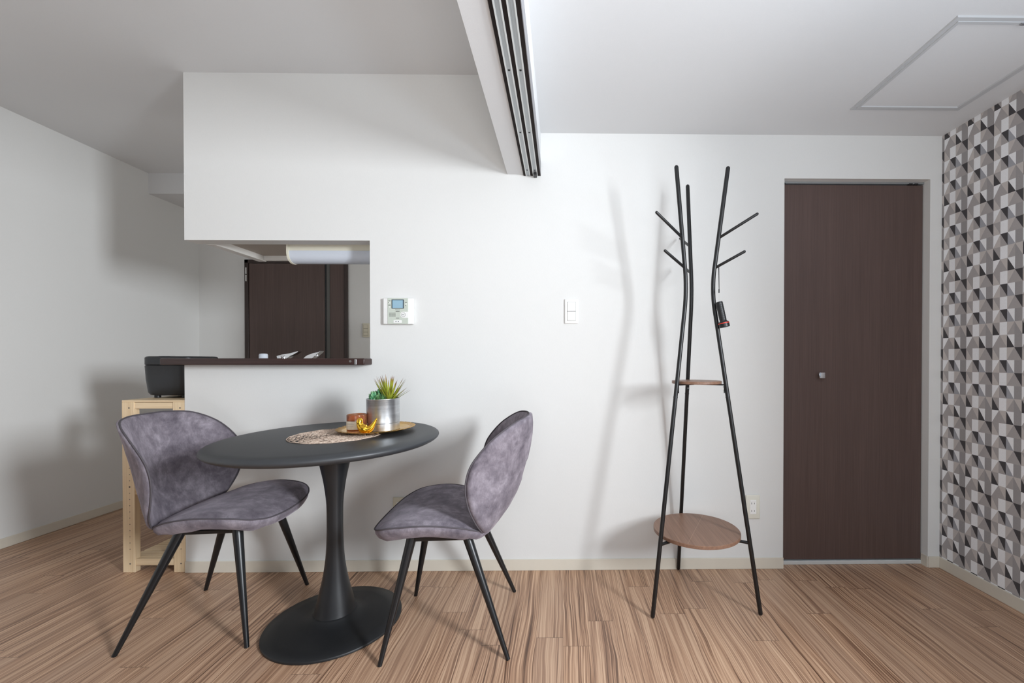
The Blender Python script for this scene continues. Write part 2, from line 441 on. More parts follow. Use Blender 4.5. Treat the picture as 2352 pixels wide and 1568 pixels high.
# body of the wall behind the paper
for y0, y1, z0, z1 in ((YR - .1, WY0, 0, HR), (WY1, D, 0, HR), (WY0, WY1, 0, WZ0), (WY0, WY1, WZ1, HR)): box(bm, XR + .0005, XR + .08, y0, y1, z0, z1, mi=6)
me = bpy.data.meshes.new('wall_right'); bm.to_mesh(me); bm.free()
for m in GEO + [M['wall']]: me.materials.append(m)
o = bpy.data.objects.new('wall_right', me); COL.objects.link(o); o['kind'] = 'structure'

# baseboards
bh, bt = .058, .007
bm = BM(); box(bm, -1.93, 1.16, D - bt, D, 0, bh, .0015, 1); box(bm, 1.928, XR, D - bt, D, 0, bh, .0015, 1); box(bm, 1.923, 1.9279, D + .0001, D + .038, 0, bh)
struct('baseboard_back', bm, M['base'])
bm = BM(); box(bm, XL, XL + bt, YR, KY, 0, bh, .0015, 1); struct('baseboard_left', bm, M['base'])
bm = BM(); box(bm, XR - bt, XR, YR, D - bt, 0, bh, .0015, 1); struct('baseboard_right', bm, M['base'])
bm = BM(); box(bm, XL + bt, -2.83, KY - bt, KY, 0, bh, .0015, 1); struct('baseboard_kitchen', bm, M['base'])

# dropped beam with sliding door rails
bm = BM(); box(bm, -.279, -.108, YR, D, 2.047, HL, .0008, 1)
beam = struct('trim_1', bm, M['ceil'])
fx0 = -.1955
bm = BM(); box(bm, fx0, -.1085, YR + .01, D - .001, 2.040, 2.0475)
obj('rail_frame', bm, M['rail_brown'], beam, label='dark brown rail board under the beam')
bm = BM(); box(bm, -.1085, -.1065, YR + .01, D - .001, 2.040, 2.112); obj('side_trim', bm, M['grey_trim'], beam, label='grey trim along the side of the beam')
def rail(x0, x1):
    bm = BM(); z = 2.0395
    box(bm, x0, x0 + .0045, YR + .02, D - .004, z - .0022, z + .0008, mi=1)
    box(bm, x1 - .0045, x1, YR + .02, D - .004, z - .0022, z + .0008, mi=1)
    box(bm, x0 + .0045, x1 - .0045, YR + .02, D - .004, z - .0004, z + .0008)
    mx = (x0 + x1) / 2
    box(bm, mx - .0012, mx + .0012, YR + .02, D - .004, z - .0012, z - .0003)
    t = obj('sliding_rail', bm, [M['alu'], M['alu_white']], beam, label='aluminium sliding door rail')
    for y in (.7, 1.04, 1.4, 1.78, 2.13):
        b2 = BM(); lathe(b2, [(.0042, -.0012), (.0042, -.0004)], 12, (mx, y, z)); obj('screw', b2, M['black_plastic'], t, label='small dark screw in rail')
    return t
rail(fx0 + .012, fx0 + .0355); r2 = rail(fx0 + .049, fx0 + .0735)
bm = BM(); box(bm, fx0 + .053, fx0 + .0695, D - .045, D - .006, 2.028, 2.0372, .001, 1)
obj('rail_stop', bm, M['black_plastic'], r2, label='black stop block at the end of the rail')

# dropped duct in the kitchen corner
bm = BM(); box(bm, XL, -1.0, 3.383, KY, 2.394, HL); struct('trim_2', bm, M['ceil'])

# ceiling hatch
HX0, HX1, HY0, HY1 = 1.345, 1.853, 1.431, 1.968
h = empty('ceiling_hatch', (1.6, 1.7, HR), label='square access hatch with silver frame in the right ceiling', cat='ceiling hatch')
bm = BM(); w = .026
def L(x): return x - 1.6
def LY(y): return y - 1.7
def mitre_ring(bm, x0, x1, y0, y1, w_, z0, z1, sl=.0015):
    lo = []
    for d_, z in ((0, z1), (sl, z0), (w_ - sl, z0), (w_, z1)):
        lo.append([bm.verts.new((x, y, z)) for x, y in ((x0 + d_, y0 + d_), (x1 - d_, y0 + d_), (x1 - d_, y1 - d_), (x0 + d_, y1 - d_))])
    for a in range(4):
        A, B = lo[a], lo[(a + 1) % 4]
        for q in range(4): bm.faces.new((A[q], A[(q + 1) % 4], B[(q + 1) % 4], B[q]))
mitre_ring(bm, L(HX0), L(HX1), LY(HY0), LY(HY1), .018, -.006, 0)
mitre_ring(bm, L(HX0) + .0155, L(HX1) - .0155, LY(HY0) + .0155, LY(HY1) - .0155, .015, -.0085, 0, .002)
obj('frame', bm, M['hatch'], h, label='silver grey hatch frame')
bm = BM(); box(bm, L(HX0 + w), L(HX1 - w), LY(HY0 + w), LY(HY1 - w), -.003, 0); obj('panel', bm, M['ceil'], h)
bm = BM(); box(bm, L(1.585), L(1.612), LY(1.447), LY(1.458), -.013, -.0095, .001, 1); obj('latch', bm, M['steel'], h, label='small dark latch on the hatch frame')

# ------------------------------------------------------------------ closet door on the right
d = empty('door_1', (1.543, D + .04, 0)); d['kind'] = 'structure'
d['label'] = 'flush dark brown door beside the patterned wall'; d['category'] = 'door'
w2 = (1.928 - 1.16) / 2
bm = BM(); box(bm, -w2 + .004, w2 - .003, 0, .034, .027, 2.020, .0015, 1); obj('door_leaf', bm, M['door'], d)
bm = BM(); box(bm, -w2, w2, -.004, .034, 2.0245, 2.034)
obj('head_rail', bm, M['alu'], d, label='aluminium rail above the door')
bm = BM()
for x in (-w2 + .012, w2 - .075, w2 - .045): box(bm, x - .008, x + .012, -.007, .012, 2.0195, 2.0275, .001, 1)
obj('roller', bm, M['black_plastic'], d, label='black rollers in the head rail')
bm = BM(); box(bm, -w2, w2, -.004, .034, .0, .020, .002, 1)
obj('threshold', bm, M['alu_white'], d, label='pale aluminium threshold strip')
bm = BM(); box(bm, -.015, .015, -.026, -.018, -.015, .015, .002, 2); lathe(bm, [(.007, 0), (.007, .02)], 16, mtx=Matrix.Rotation(R(90), 4, 'X'))
obj('knob', bm, M['chrome'], d, smooth=True, loc=(-.17, 0, 1.01), label='small square chrome knob')

# ------------------------------------------------------------------ kitchen door seen through the hatch
d = empty('door_2', (-2.368, KY, 0)); d['kind'] = 'structure'
d['label'] = 'dark brown kitchen door seen through the serving hatch'; d['category'] = 'door'
hw = .455
bm = BM(); box(bm, -hw, -hw + .034, -.02, 0, 0, 1.985, .002, 1); box(bm, hw - .03, hw, -.02, 0, 0, 1.985, .002, 1); box(bm, -hw, hw, -.02, 0, 1.955, 1.985, .002, 1)
obj('door_frame', bm, M['door_edge'], d)
bm = BM(); box(bm, -hw + .037, .247, -.014, 0, .01, 1.952, .002, 1); obj('door_leaf', bm, M['door'], d)
bm = BM(); box(bm, .249, .268, -.003, 0, .01, 1.952); obj('gap', bm, M['black_plastic'], d, label='black gap beside the leaf')
bm = BM(); box(bm, .268, .295, -.012, 0, .01, 1.952, .002, 1); obj('edge_strip', bm, M['grey_line'], d, label='grey metal edge strip')
bm = BM(); box(bm, .297, hw - .033, -.012, 0, .01, 1.952, .002, 1); obj('side_panel', bm, M['door'], d)
for z in (.25, 1.82, 1.885):
    bm = BM(); tube(bm, [(-hw + .018, -.024, z - .028), (-hw + .018, -.024, z + .028)], .0045, 12); obj('hinge', bm, M['white_plastic'], d, smooth=True, label='pale metal hinge')

# ------------------------------------------------------------------ electrical plates
def switch(name, X, Y, Z, w, hgt, label, group=None, mat=None, n=2):
    mat = mat or M['white_plastic']
    s = empty(name, (X, Y, Z), label=label, cat='light switch')
    bm = BM(); box(bm, -w / 2, w / 2, -.009, 0, -hgt / 2, hgt / 2, .004, 3); obj('plate', bm, mat, s, smooth=True)
    rw, rh = w * .32, hgt * .385
    bm = BM(); box(bm, -rw, rw, -.0097, -.0085, -rh, rh); obj('gap', bm, M['grey_line'], s, label='dark gap around the rockers')
    for k in range(n):
        z0 = -rh + 2 * rh / n * k
        bm = BM(); box(bm, -rw + .0012, rw - .0012, -.0118, -.009, z0 + .0009, z0 + 2 * rh / n - .0009, .001, 2); obj('rocker', bm, mat, s)
    return s
switch('light_switch', .051, D, 1.342, .070, .126, 'white two rocker light switch on the wall left of the coat rack')
switch('light_switch', -1.755, KY, 1.358, .062, .126, 'cream light switch on the kitchen wall beside the dark door', mat=M['ivory'], n=3)
def outlet(X, Z, label, mat):
    s = empty('power_outlet', (X, D, Z), label=label, cat='power outlet')
    bm = BM(); box(bm, -.037, .037, -.008, 0, -.062, .062, .004, 3); obj('plate', bm, mat, s, smooth=True)
    bm = BM(); box(bm, -.0165, .0165, -.0098, -.0075, -.037, .037, .001, 2); obj('socket', bm, M['white_plastic'], s)
    for z in (.0195, -.0195):
        for x, hh in ((-.0085, .0048), (.0065, .004)):
            bm = BM(); box(bm, x - .0011, x + .0011, -.0101, -.0095, z - hh, z + hh); obj('slot', bm, M['black_plastic'], s, label='black socket slot')
outlet(.998, .325, 'cream double power outlet behind the right leg of the coat rack', M['ivory_pale'])
outlet(-.832, .322, 'cream power outlet mostly hidden behind the right chair', M['ivory'])

# intercom
s = empty('intercom', (-.8335, D, 1.340), label='white wall intercom with small pale blue screen beside the serving hatch', cat='intercom')
bm = BM(); box(bm, -.0765, .0765, -.022, 0, -.067, .067, .005, 3); obj('housing', bm, M['white_plastic'], s, smooth=True)
bm = BM(); box(bm, -.052, .052, -.0245, -.0215, -.0655, .0655, .0008, 1); obj('front_panel', bm, M['panel_green'], s, label='pale grey green front panel')
bm = BM(); box(bm, -.0315, .0315, -.0262, -.024, .0125, .0585, .001, 1); sc_ = obj('screen_frame', bm, M['screen_frame'], s, label='dark bezel')
bm = BM(); box(bm, -.0265, .0265, -.0268, -.0258, .0155, .0548); obj('screen', bm, M['screen'], sc_, label='pale blue screen')
bm = BM()
for a in range(8):
    for b in range(5): box(bm, -.0435 + a * .0042, -.0435 + a * .0042 + .0024, -.0249, -.0243, -.0285 + b * .0042, -.0285 + b * .0042 + .0024)
obj('speaker_grille', bm, M['grey_line'], s, label='square grid of speaker holes')
rx = Matrix.Rotation(R(90), 4, 'X')
bm = BM(); box(bm, .029, .052, -.0254, -.024, -.0345, -.0035); lathe(bm, [(.0155, 0), (.0155, .0017)], 32, mtx=Matrix.Translation((.0285, -.024, -.019)) @ rx)
btn = obj('talk_button', bm, M['white_plastic'], s, label='white round talk button')
bm = BM(); lathe(bm, [(.0112, 0), (.0112, .0008)], 32, mtx=Matrix.Translation((.0285, -.0256, -.019)) @ rx); obj('button_ring', bm, M['grey_line'], btn, label='grey ring')
bm = BM(); lathe(bm, [(.0098, 0), (.0098, .0016)], 32, mtx=Matrix.Translation((.0285, -.0256, -.019)) @ rx); obj('button_face', bm, M['white_plastic'], btn)
bm = BM(); box(bm, -.0225, .019, -.0258, -.024, -.0605, -.0465, .0008, 1); obj('lower_button', bm, M['white_plastic'], s, label='white oblong button')
for x in (-.009, .003):
    bm = BM(); box(bm, x - .0022, x + .0022, -.0262, -.0257, -.0556, -.051); obj('button_mark', bm, M['screen_frame'], s, label='dark mark on the oblong button')
TX = lambda x, z, y=-.0248: Matrix.Translation((x, y, z)) @ rx
text_mesh('lettering', 'Panasonic', .0062, M['screen_frame'], s, TX(0, .0065))
bm = BM()
for x0, x1, z in ((-.047, -.037, .0525), (-.049, -.045, .0435), (-.049, -.036, .0295), (.036, .047, .0435), (.037, .041, .0275), (-.011, .009, -.002), (-.010, .007, -.0365)):
    bm = BM(); box(bm, x0, x1, -.0249, -.0243, z - .0014, z + .0014); obj('panel_mark', bm, M['grey_line'], s, label='small dark legend')
for x, z in ((-.0415, .0205), (-.041, .0415), (.0425, .036)):
    bm = BM(); lathe(bm, [(.0028, 0), (.0028, .001)], 16, mtx=TX(x, z, -.0244)); obj('small_button', bm, M['white_plastic'], s, label='tiny white button')
text_mesh('lettering', '通話', .0058, M['screen_frame'], s, TX(.0285, -.019, -.0274))

# ------------------------------------------------------------------ counter board
c = empty('counter_board', (-1.48, D, 1.066), label='dark red brown counter board capping the half wall', cat='counter')
bm = BM(); box(bm, -.499, .504, -.084, .13, 0, .033, .006, 3); obj('board', bm, M['counter'], c, smooth=True)
bm = BM(); box(bm, .456, .466, -.0875, -.083, .002, .029, .002, 2); lathe(bm, [(.006, 0), (.006, .003)], 16, mtx=Matrix.Translation((.435, -.0835, .018)) @ rx)
obj('hook', bm, M['chrome'], c, label='small chrome catch on the board edge')

# ------------------------------------------------------------------ kitchen behind the hatch
k = empty('wall_cabinet', (-1.4, 2.44, 1.69), label='white wall cabinet with taupe underside hanging behind the serving hatch', cat='cabinet')
bm = BM(); box(bm, -.45, .42, -.158, .22, .046, .80); obj('body', bm, M['taupe'], k, label='taupe cabinet underside')
bm = BM(); box(bm, -.491, -.444, -.150, .245, .0145, .80, .001, 1); obj('side_panel', bm, M['cab'], k)
bm = BM(); box(bm, -.450, .42, .222, .245, .019, .80, .001, 1); obj('front_panel', bm, M['cab'], k)
f = empty('strip_light', (-1.205, 2.40, 1.626), label='white strip lamp with milky diffuser under the wall cabinet', cat='lamp')
bm = BM(); box(bm, -.295, .3, -.045, .05, .062, .1099, .004, 2); obj('housing', bm, M['lamp_body'], f)
bm = BM(); n = 20; ring = []
for sx in (-.29, .3):
    ring.append([bm.verts.new((sx, .05 * math.cos(a) * 1.0, .064 - .062 * abs(math.sin(a)) ** .75)) for a in [math.pi * q / n for q in range(n + 1)]])
for q in range(n): bm.faces.new((ring[0][q], ring[0][q + 1], ring[1][q + 1], ring[1][q]))
bm.faces.new(ring[0]); bm.faces.new(ring[1][::-1])
bmesh.ops.recalc_face_normals(bm, faces=bm.faces[:]); obj('diffuser', bm, M['diffuser'], f, smooth=50)
bm = BM(); pr = [(.054 * math.cos(a), .066 - .066 * abs(math.sin(a)) ** .75) for a in [math.pi * q / n for q in range(n + 1)]] + [(-.054, .112), (.054, .112)]
for sx in (-.302, -.288): pass
va = [bm.verts.new((-.300, y, z)) for y, z in pr]; vb = [bm.verts.new((-.288, y, z)) for y, z in pr]
bm.faces.new(va); bm.faces.new(vb[::-1])
for q in range(len(pr)): bm.faces.new((va[q], va[(q + 1) % len(pr)], vb[(q + 1) % len(pr)], vb[q]))
obj('end_cap', bm, M['lamp_body'], f, label='cream lamp end cap')

sk = empty('sink_cabinet', (-1.4, 2.60, 0), label='kitchen sink cabinet with steel top behind the half wall', cat='cabinet')
bm = BM(); box(bm, -.4, 1.05, -.315, .22, .02, .82); obj('body', bm, M['cab'], sk)
bm = BM(); box(bm, -.41, 1.06, -.318, .24, .82, .85, .003, 1); obj('worktop', bm, M['sink'], sk)

# faucet: body, lever and pull-out spray head rising just above the board
fa = empty('kitchen_faucet', (-1.64, 2.53, .85), label='chrome kitchen faucet with lever and spray head peeping over the counter', cat='faucet')
bm = BM(); lathe(bm, [(.034, 0), (.034, .01), (.024, .02), (.022, .2), (.026, .215), (.030, .24), (.030, .262), (.027, .268)], 32); obj('body', bm, M['chrome'], fa, smooth=True)
bm = BM()
def wedge(bm, pts, y0, y1):
    a = [bm.verts.new((x, y0, z)) for x, z in pts]; b = [bm.verts.new((x, y1, z)) for x, z in pts]
    bm.faces.new(a); bm.faces.new(b[::-1])
    for q in range(len(pts)): bm.faces.new((a[q], a[(q + 1) % len(pts)], b[(q + 1) % len(pts)], b[q]))
wedge(bm, [(-.028, .264), (.0, .272), (.05, .280), (.092, .292), (.098, .290), (.07, .274), (.045, .262), (.03, .250), (-.026, .250)], -.02, .02)
obj('lever', bm, M['chrome'], fa, label='flat chrome lever')
bm = BM(); tube(bm, [(.0, 0, .12), (.09, 0, .20), (.145, 0, .25)], [.016, .017, .02], 20)
wedge(bm, [(.125, .248), (.150, .268), (.185, .281), (.215, .287), (.224, .294), (.216, .283), (.190, .262), (.165, .240)], -.022, .022)
obj('spray_head', bm, M['chrome'], fa, smooth=True, label='chrome spray head')
bm = BM()
for x in (.195, .204): tube(bm, [(x, -.012, .272), (x + .001, -.012, .263)], .003, 10)
obj('nozzle', bm, M['steel'], fa, label='small nozzles')
b = empty('soap_bottle', (-1.745, 2.51, .85), label='clear bottle with pale cap left of the kitchen faucet', cat='bottle')
bm = BM(); lathe(bm, [(.032, 0), (.034, .01), (.034, .17), (.028, .2), (.02, .212), (.02, .236)], 32); obj('bottle', bm, M['bottle'], b, smooth=True)
bm = BM(); lathe(bm, [(.024, .234), (.024, .241), (.0225, .243), (.0225, .270), (.019, .277), (.008, .279)], 24); obj('cap', bm, M['diffuser'], b, smooth=True, label='pale translucent cap')

# ------------------------------------------------------------------ pine shelf unit and black appliance
sh = empty('pine_shelf', (-2.091, 2.417, 0), label='pale pine shelf unit at the end of the half wall', cat='shelf')
hx = .160; hy0, hy1 = -.215, .22; H = .875; pwx = .062; pwy = .03
def holes(bm, x, y, zs, r=.0023):
    for z in zs: lathe(bm, [(r, 0), (r, .0006)], 8, mtx=Matrix.Translation((x, y, z)) @ rx, mi=1)
for sx in (-1, 1):
    for yy in (hy0, hy1 - pwy):
        bm = BM(); x0 = sx * hx if sx < 0 else hx - pwx
        box(bm, x0, x0 + pwx, yy, yy + pwy, 0, H, .0015, 1)
        if yy == hy0:
            holes(bm, x0 + pwx * .6, yy, [.12 + .032 * q for q in range(22)]); holes(bm, x0 + pwx * .6, yy, [.045, H - .03, .44], .0042)
        obj('post', bm, [M['pine'], M['ink']], sh)
for z0, z1, nm in ((H - .034, H - .002, 'top_shelf'), (.40, .43, 'middle_shelf'), (.034, .068, 'bottom_shelf')):
    bm = BM(); box(bm, -hx + pwx - .004, hx - pwx + .004, hy0 + .004, hy0 + pwy, z0, z1, .001, 1); box(bm, -hx + pwx - .004, hx - pwx + .004, hy1 - pwy, hy1 - .004, z0, z1, .001, 1)
    y = hy0 + pwy + .002; nslat = 5; step = (hy1 - hy0 - 2 * pwy) / nslat
    for q in range(nslat): box(bm, -hx + .004, hx - .004, y + q * step, y + q * step + step - .008, z1 - .012, z1, .001, 1)
    if nm == 'top_shelf': box(bm, -hx, hx, hy0, hy1, H, H + .01, .0015, 1)
    obj(nm, bm, M['pine_x'], sh)
ap = empty('rice_cooker', (-2.121, 2.408, .887), label='black boxy rice cooker with lid on top of the pine shelf', cat='appliance')
def rbox_prism(bm, sx, sy, prof, n=8, e=.05):
    rings = []
    for s_, z in prof:
        ring = []
        for cx, cy, a0 in ((1, 1, 0), (-1, 1, 90), (-1, -1, 180), (1, -1, 270)):
            for q in range(n + 1):
                a = R(a0 + 90 * q / n)
                ring.append(bm.verts.new((cx * (sx - e - s_) + e * math.cos(a), cy * (sy - e - s_) + e * math.sin(a), z)))
        rings.append(ring)
    for a, b2 in zip(rings, rings[1:]):
        N = len(a)
        for q in range(N): bm.faces.new((a[q], a[(q + 1) % N], b2[(q + 1) % N], b2[q]))
    bm.faces.new(rings[0][::-1]); bm.faces.new(rings[-1])
bm = BM(); rbox_prism(bm, .129, .116, [(.03, .012), (.016, .016), (.009, .03), (.003, .1), (.0, .172), (.002, .175), (.004, .1765), (.004, .179)]); obj('body', bm, M['appl'], ap, smooth=35)
bm = BM(); rbox_prism(bm, .129, .116, [(.003, .177), (.0, .18), (.0, .216), (.004, .222), (.012, .224)]); obj('lid', bm, M['appl'], ap, smooth=35)
bm = BM(); box(bm, -.03, .03, -.112, -.08, .2235, .2250, .0005, 1); obj('lid_handle', bm, M['steel'], ap, label='grey lid release')
for sx in (-1, 1):
    for sy in (-1, 1):
        bm = BM(); lathe(bm, [(.014, 0), (.014, .014)], 16, (sx * .075, sy * .07, 0)); obj('foot', bm, M['black_plastic'], ap)

# ------------------------------------------------------------------ dining table
TC = Vector((-.943, 1.775, 0))
t = empty('dining_table', TC, label='round charcoal black pedestal dining table', cat='table')
bm = BM(); lathe(bm, [(.250, 0), (.2575, .003), (.258, .009), (.2555, .0125), (.20, .018), (.14, .025), (.105, .034), (.085, .046), (.078, .052)], 96); obj('base', bm, M['base_black'], t, smooth=60, label='round flat black base')
bm = BM(); prof = catmull([(.0815, .046, 0), (.079, .052, 0), (.068, .097, 0), (.048, .185, 0), (.0355, .272, 0), (.0312, .36, 0), (.0305, .44, 0), (.0325, .51, 0), (.0415, .585, 0), (.054, .65, 0), (.066, .70, 0), (.080, .7405, 0)], 4, False)
lathe(bm, [(p[0], p[1]) for p in prof], 64); obj('pedestal', bm, M['pedestal'], t, smooth=60, label='waisted trumpet shaped pedestal')
bm = BM(); lathe(bm, [(.05, .7405), (.33, .7415), (.385, .7425), (.403, .7455), (.414, .751), (.4215, .757), (.424, .7625), (.4225, .768), (.417, .773), (.408, .777), (.396, .7795), (.38, .7805), (.2, .781)], 128)
TR_ = (R(.43), R(-.52), 0)
obj('tabletop', bm, M['table'], t, smooth=60, rot=TR_)
tn = Euler(TR_).to_matrix() @ Vector((0, 0, 1))
def ttop(x, y):       # height of the slightly leaning tabletop at a point
    return .781 - ((x - TC.x) * tn.x + (y - TC.y) * tn.y) / tn.z
def on_top(o): o.rotation_euler = (TR_[0], TR_[1], 0)

# placemat: woven strands in rings
pm = BM(); rr = random.Random(3)
def strand(pts, r): tube(pm, pts, r, 5)
MC = (-.922, 1.757); MR = .178
nring = 15
for q in range(nring):
    r = .012 + (MR - .012 - .003) * q / (nring - 1); N = max(24, int(r * 850)); last = q == nring - 1
    ph = rr.random() * 6; k1 = 5 + 2 * q; k2 = 9 + 3 * q; am = .0006 if last else .0034
    pts = []
    for w_ in range(N):
        a = 2 * math.pi * w_ / N; rad_ = r + am * (math.sin(a * k1 + ph) + .6 * math.sin(a * k2 + ph * 2))
        pts.append((rad_ * math.cos(a), rad_ * math.sin(a), .0021 + .0006 * math.sin(a * 13 + q)))
    tube(pm, pts, .0019 if last else .0013, 5, closed=True)
for q in range(620):   # tangled cross strands
    a = rr.random() * 6.283; r0 = MR * math.sqrt(rr.random()) * .97; da = rr.uniform(.12, .5) * .06 / max(r0, .03) * rr.choice((-1, 1)); dr = rr.uniform(-.022, .022)
    pts = []
    for w_ in range(6):
        r = min(max(r0 + dr * w_ / 5, .004), MR - .004); aa = a + da * w_ / 5
        pts.append((r * math.cos(aa), r * math.sin(aa), .0021 + .0007 * math.sin(w_ * 1.5 + q)))
    tube(pm, pts, rr.uniform(.0009, .0014), 4)
o = obj('placemat', pm, M['mat_straw'], None, smooth='all', loc=(MC[0], MC[1], ttop(*MC) - .0002), label='round woven pinkish straw placemat on the dining table', cat='placemat'); on_top(o)

# gold tray
YC = (-.795, 1.835); tz = ttop(*YC) + .0045
tr = empty('round_tray', (YC[0], YC[1], tz), label='round gold tray overlapping the straw placemat', cat='tray'); on_top(tr)
bm = BM(); lathe(bm, [(.10, 0), (.110, .001), (.128, .008), (.134, .0105), (.134, .0122), (.126, .0098), (.110, .0032), (.0, .0026)][:7] + [(.002, .0026)], 96); obj('dish', bm, M['gold_tray'], tr, smooth=60, label='smooth pale gold dish')
bm = BM()
prof_ = [(.132, .0095), (.145, .0125), (.1545, .0145), (.1565, .0158), (.155, .0168), (.145, .0148), (.133, .0125)]
rings = lathe(bm, prof_, 144, cap0=False, cap1=False)
for j, ring in enumerate(rings):
    for q, v in enumerate(ring):
        s_ = 1 + (.012 * math.sin(q * 2 * math.pi * 24 / 144) if j in (2, 3, 4) else 0); v.co.x *= s_; v.co.y *= s_
        if j in (4, 5): v.co.z += .0012 * math.sin(q * 2 * math.pi * 48 / 144)
for q in range(144): bm.faces.new((rings[-1][q], rings[-1][(q + 1) % 144], rings[0][(q + 1) % 144], rings[0][q]))
obj('rim', bm, M['gold_rim'], tr, smooth=50, label='scalloped textured gold rim')
TZ = tz + .003

# planter
P = (-.772, 1.850)
p = empty('potted_succulents', (P[0], P[1], TZ + .0006), label='galvanised tin pot of mixed succulents on the gold tray', cat='potted plant'); on_top(p)
bm = BM(); lathe(bm, [(.0655, .032), (.0665, .033), (.0665, .131), (.0675, .133), (.0672, .1345), (.0645, .1345), (.0640, .115)], 64, cap1=False); lathe(bm, [(.0640, .115), (.001, .115)], 64, cap0=False, cap1=False); obj('pot', bm, M['tin'], p, smooth=35)
bm = BM(); lathe(bm, [(.0645, 0), (.0655, .001), (.0655, .0295), (.0635, .0315), (.0635, .033)], 64); obj('saucer', bm, M['tin'], p, smooth=35, label='tin saucer band below the pot')
bm = BM(); lathe(bm, [(.0638, .116), (.0638, .121), (.04, .124), (.001, .125)], 32); obj('soil', bm, M['soil'], p)
def blade(bm, base, direc, length, w, bend=.3, thick=.35, n=7):
    ly = bm.verts.layers.float.get('along') or bm.verts.layers.float.new('along')
    base = Vector(base); d = Vector(direc).normalized(); side = d.cross(Vector((0, 0, 1)))
    side = side.normalized() if side.length > .05 else Vector((1, 0, 0)); up = side.cross(d).normalized(); prev = None
    for q in range(n + 1):
        s_ = q / n; ww = w * (1 - s_) ** .75 * (.65 + 1.0 * s_ if s_ < .35 else 1.0) + .00015
        c_ = base + d * length * s_ - Vector((0, 0, 1)) * bend * length * s_ * s_ * .4 * (1 - d.z)
        ring = [bm.verts.new(c_ + side * ww), bm.verts.new(c_ + up * ww * thick), bm.verts.new(c_ - side * ww), bm.verts.new(c_ - up * ww * thick)]
        for v in ring: v[ly] = s_
        if prev:
            for k_ in range(4): bm.faces.new((prev[k_], prev[(k_ + 1) % 4], ring[(k_ + 1) % 4], ring[k_]))
        else: bm.faces.new(ring[::-1])
        prev = ring
    bm.faces.new(prev)
rr = random.Random(11)
bm = BM()
for q in range(50):
    a = rr.random() * 6.283; tl = math.sqrt(rr.random()) * (.98 if math.cos(a) > -.2 else .5)
    r0 = .012 * rr.random(); ln = rr.uniform(.098, .130) * (1 - .22 * tl ** 2)
    blade(bm, (.026 + r0 * math.cos(a), -.002 + r0 * math.sin(a), .118), (math.sin(tl) * math.cos(a), math.sin(tl) * math.sin(a), math.cos(tl)), ln, rr.uniform(.0052, .0075), .25, .3)
obj('spiky_leaves', bm, M['spiky'], p, smooth=60, label='yellow green spiky leaves with reddish tips')
bm = BM()
def fat(bm, base, d, ln, w):
    ly = bm.verts.layers.float.get('along') or bm.verts.layers.float.new('along')
    d = Vector(d).normalized(); q_ = d.to_track_quat('Z', 'Y').to_matrix().to_4x4(); q_.translation = Vector(base)
    prof = [(w * .35, 0), (w * .8, ln * .25), (w, ln * .5), (w * .82, ln * .72), (w * .42, ln * .9), (w * .04, ln)]
    for (r_, z_), ring in zip(prof, lathe(bm, prof, 8, mtx=q_)):
        for v in ring: v[ly] = z_ / ln
for cx, cy, cz in ((-.036, -.014, .122), (-.026, -.034, .121), (-.016, .002, .130), (-.040, .014, .122)):
    for lay, (nn, tl, ln) in enumerate(((6, 1.2, .030), (5, .75, .034), (3, .25, .034))):
        for q in range(nn):
            a = 6.283 * q / nn + lay * .6 + cx * 40; tl = (1.2, .75, .25)[lay]
            while math.hypot(cx + ln * 1.15 * math.sin(tl) * math.cos(a), cy + ln * 1.15 * math.sin(tl) * math.sin(a)) > .060 and tl > .05: tl -= .05
            fat(bm, (cx, cy, cz + lay * .006), (math.sin(tl) * math.cos(a), math.sin(tl) * math.sin(a), math.cos(tl)), ln, .0064)
obj('jade_rosette', bm, M['jade'], p, smooth='all', label='blue green jade leaves')
bm = BM()
for q in range(70):
    a = rr.random() * 6.283; tl = rr.uniform(.2, 1.45)
    ln = rr.uniform(.026, .042)
    while math.hypot(.004 + .006 * math.cos(a) + ln * math.sin(tl) * math.cos(a), -.040 + .006 * math.sin(a) + ln * math.sin(tl) * math.sin(a)) > .060 and tl > .05: tl -= .05
    blade(bm, (.004 + .006 * math.cos(a), -.040 + .006 * math.sin(a), .122), (math.sin(tl) * math.cos(a), math.sin(tl) * math.sin(a), math.cos(tl) + .1), ln, .0012, .15, .6, 4)
obj('fine_sprig', bm, M['fern'], p, label='fine green sprig')

# amber candle
c = empty('candle_jar', (-.856, 1.786, TZ + .0006), label='amber glass candle jar with cream label on the gold tray', cat='candle'); on_top(c)
bm = BM(); lathe(bm, [(.0355, 0), (.0378, .002), (.0385, .006), (.0385, .068), (.0380, .072), (.0365, .0735), (.0355, .072), (.0355, .006), (.001, .006)], 48); obj('jar', bm, M['amber'], c, smooth=40)
bm = BM(); lathe(bm, [(.034, .0072), (.0346, .008), (.0346, .050), (.001, .051)], 40); obj('wax', bm, M['wax'], c, smooth=40)
bm = BM(); a0, a1 = R(192), R(302); N = 16; va = []
for q in range(N + 1):
    a = a0 + (a1 - a0) * q / N; va.append([bm.verts.new((r_ * math.cos(a), r_ * math.sin(a), z)) for r_, z in ((.0386, .014), (.0390, .014), (.0390, .048), (.0386, .048))])
for x_, y_ in zip(va, va[1:]):
    for k_ in range(4): bm.faces.new((x_[k_], x_[(k_ + 1) % 4], y_[(k_ + 1) % 4], y_[k_]))
bm.faces.new(va[0]); bm.faces.new(va[-1][::-1]); lb = obj('label', bm, M['label'], c, smooth=40, label='cream paper label')
bm = BM()
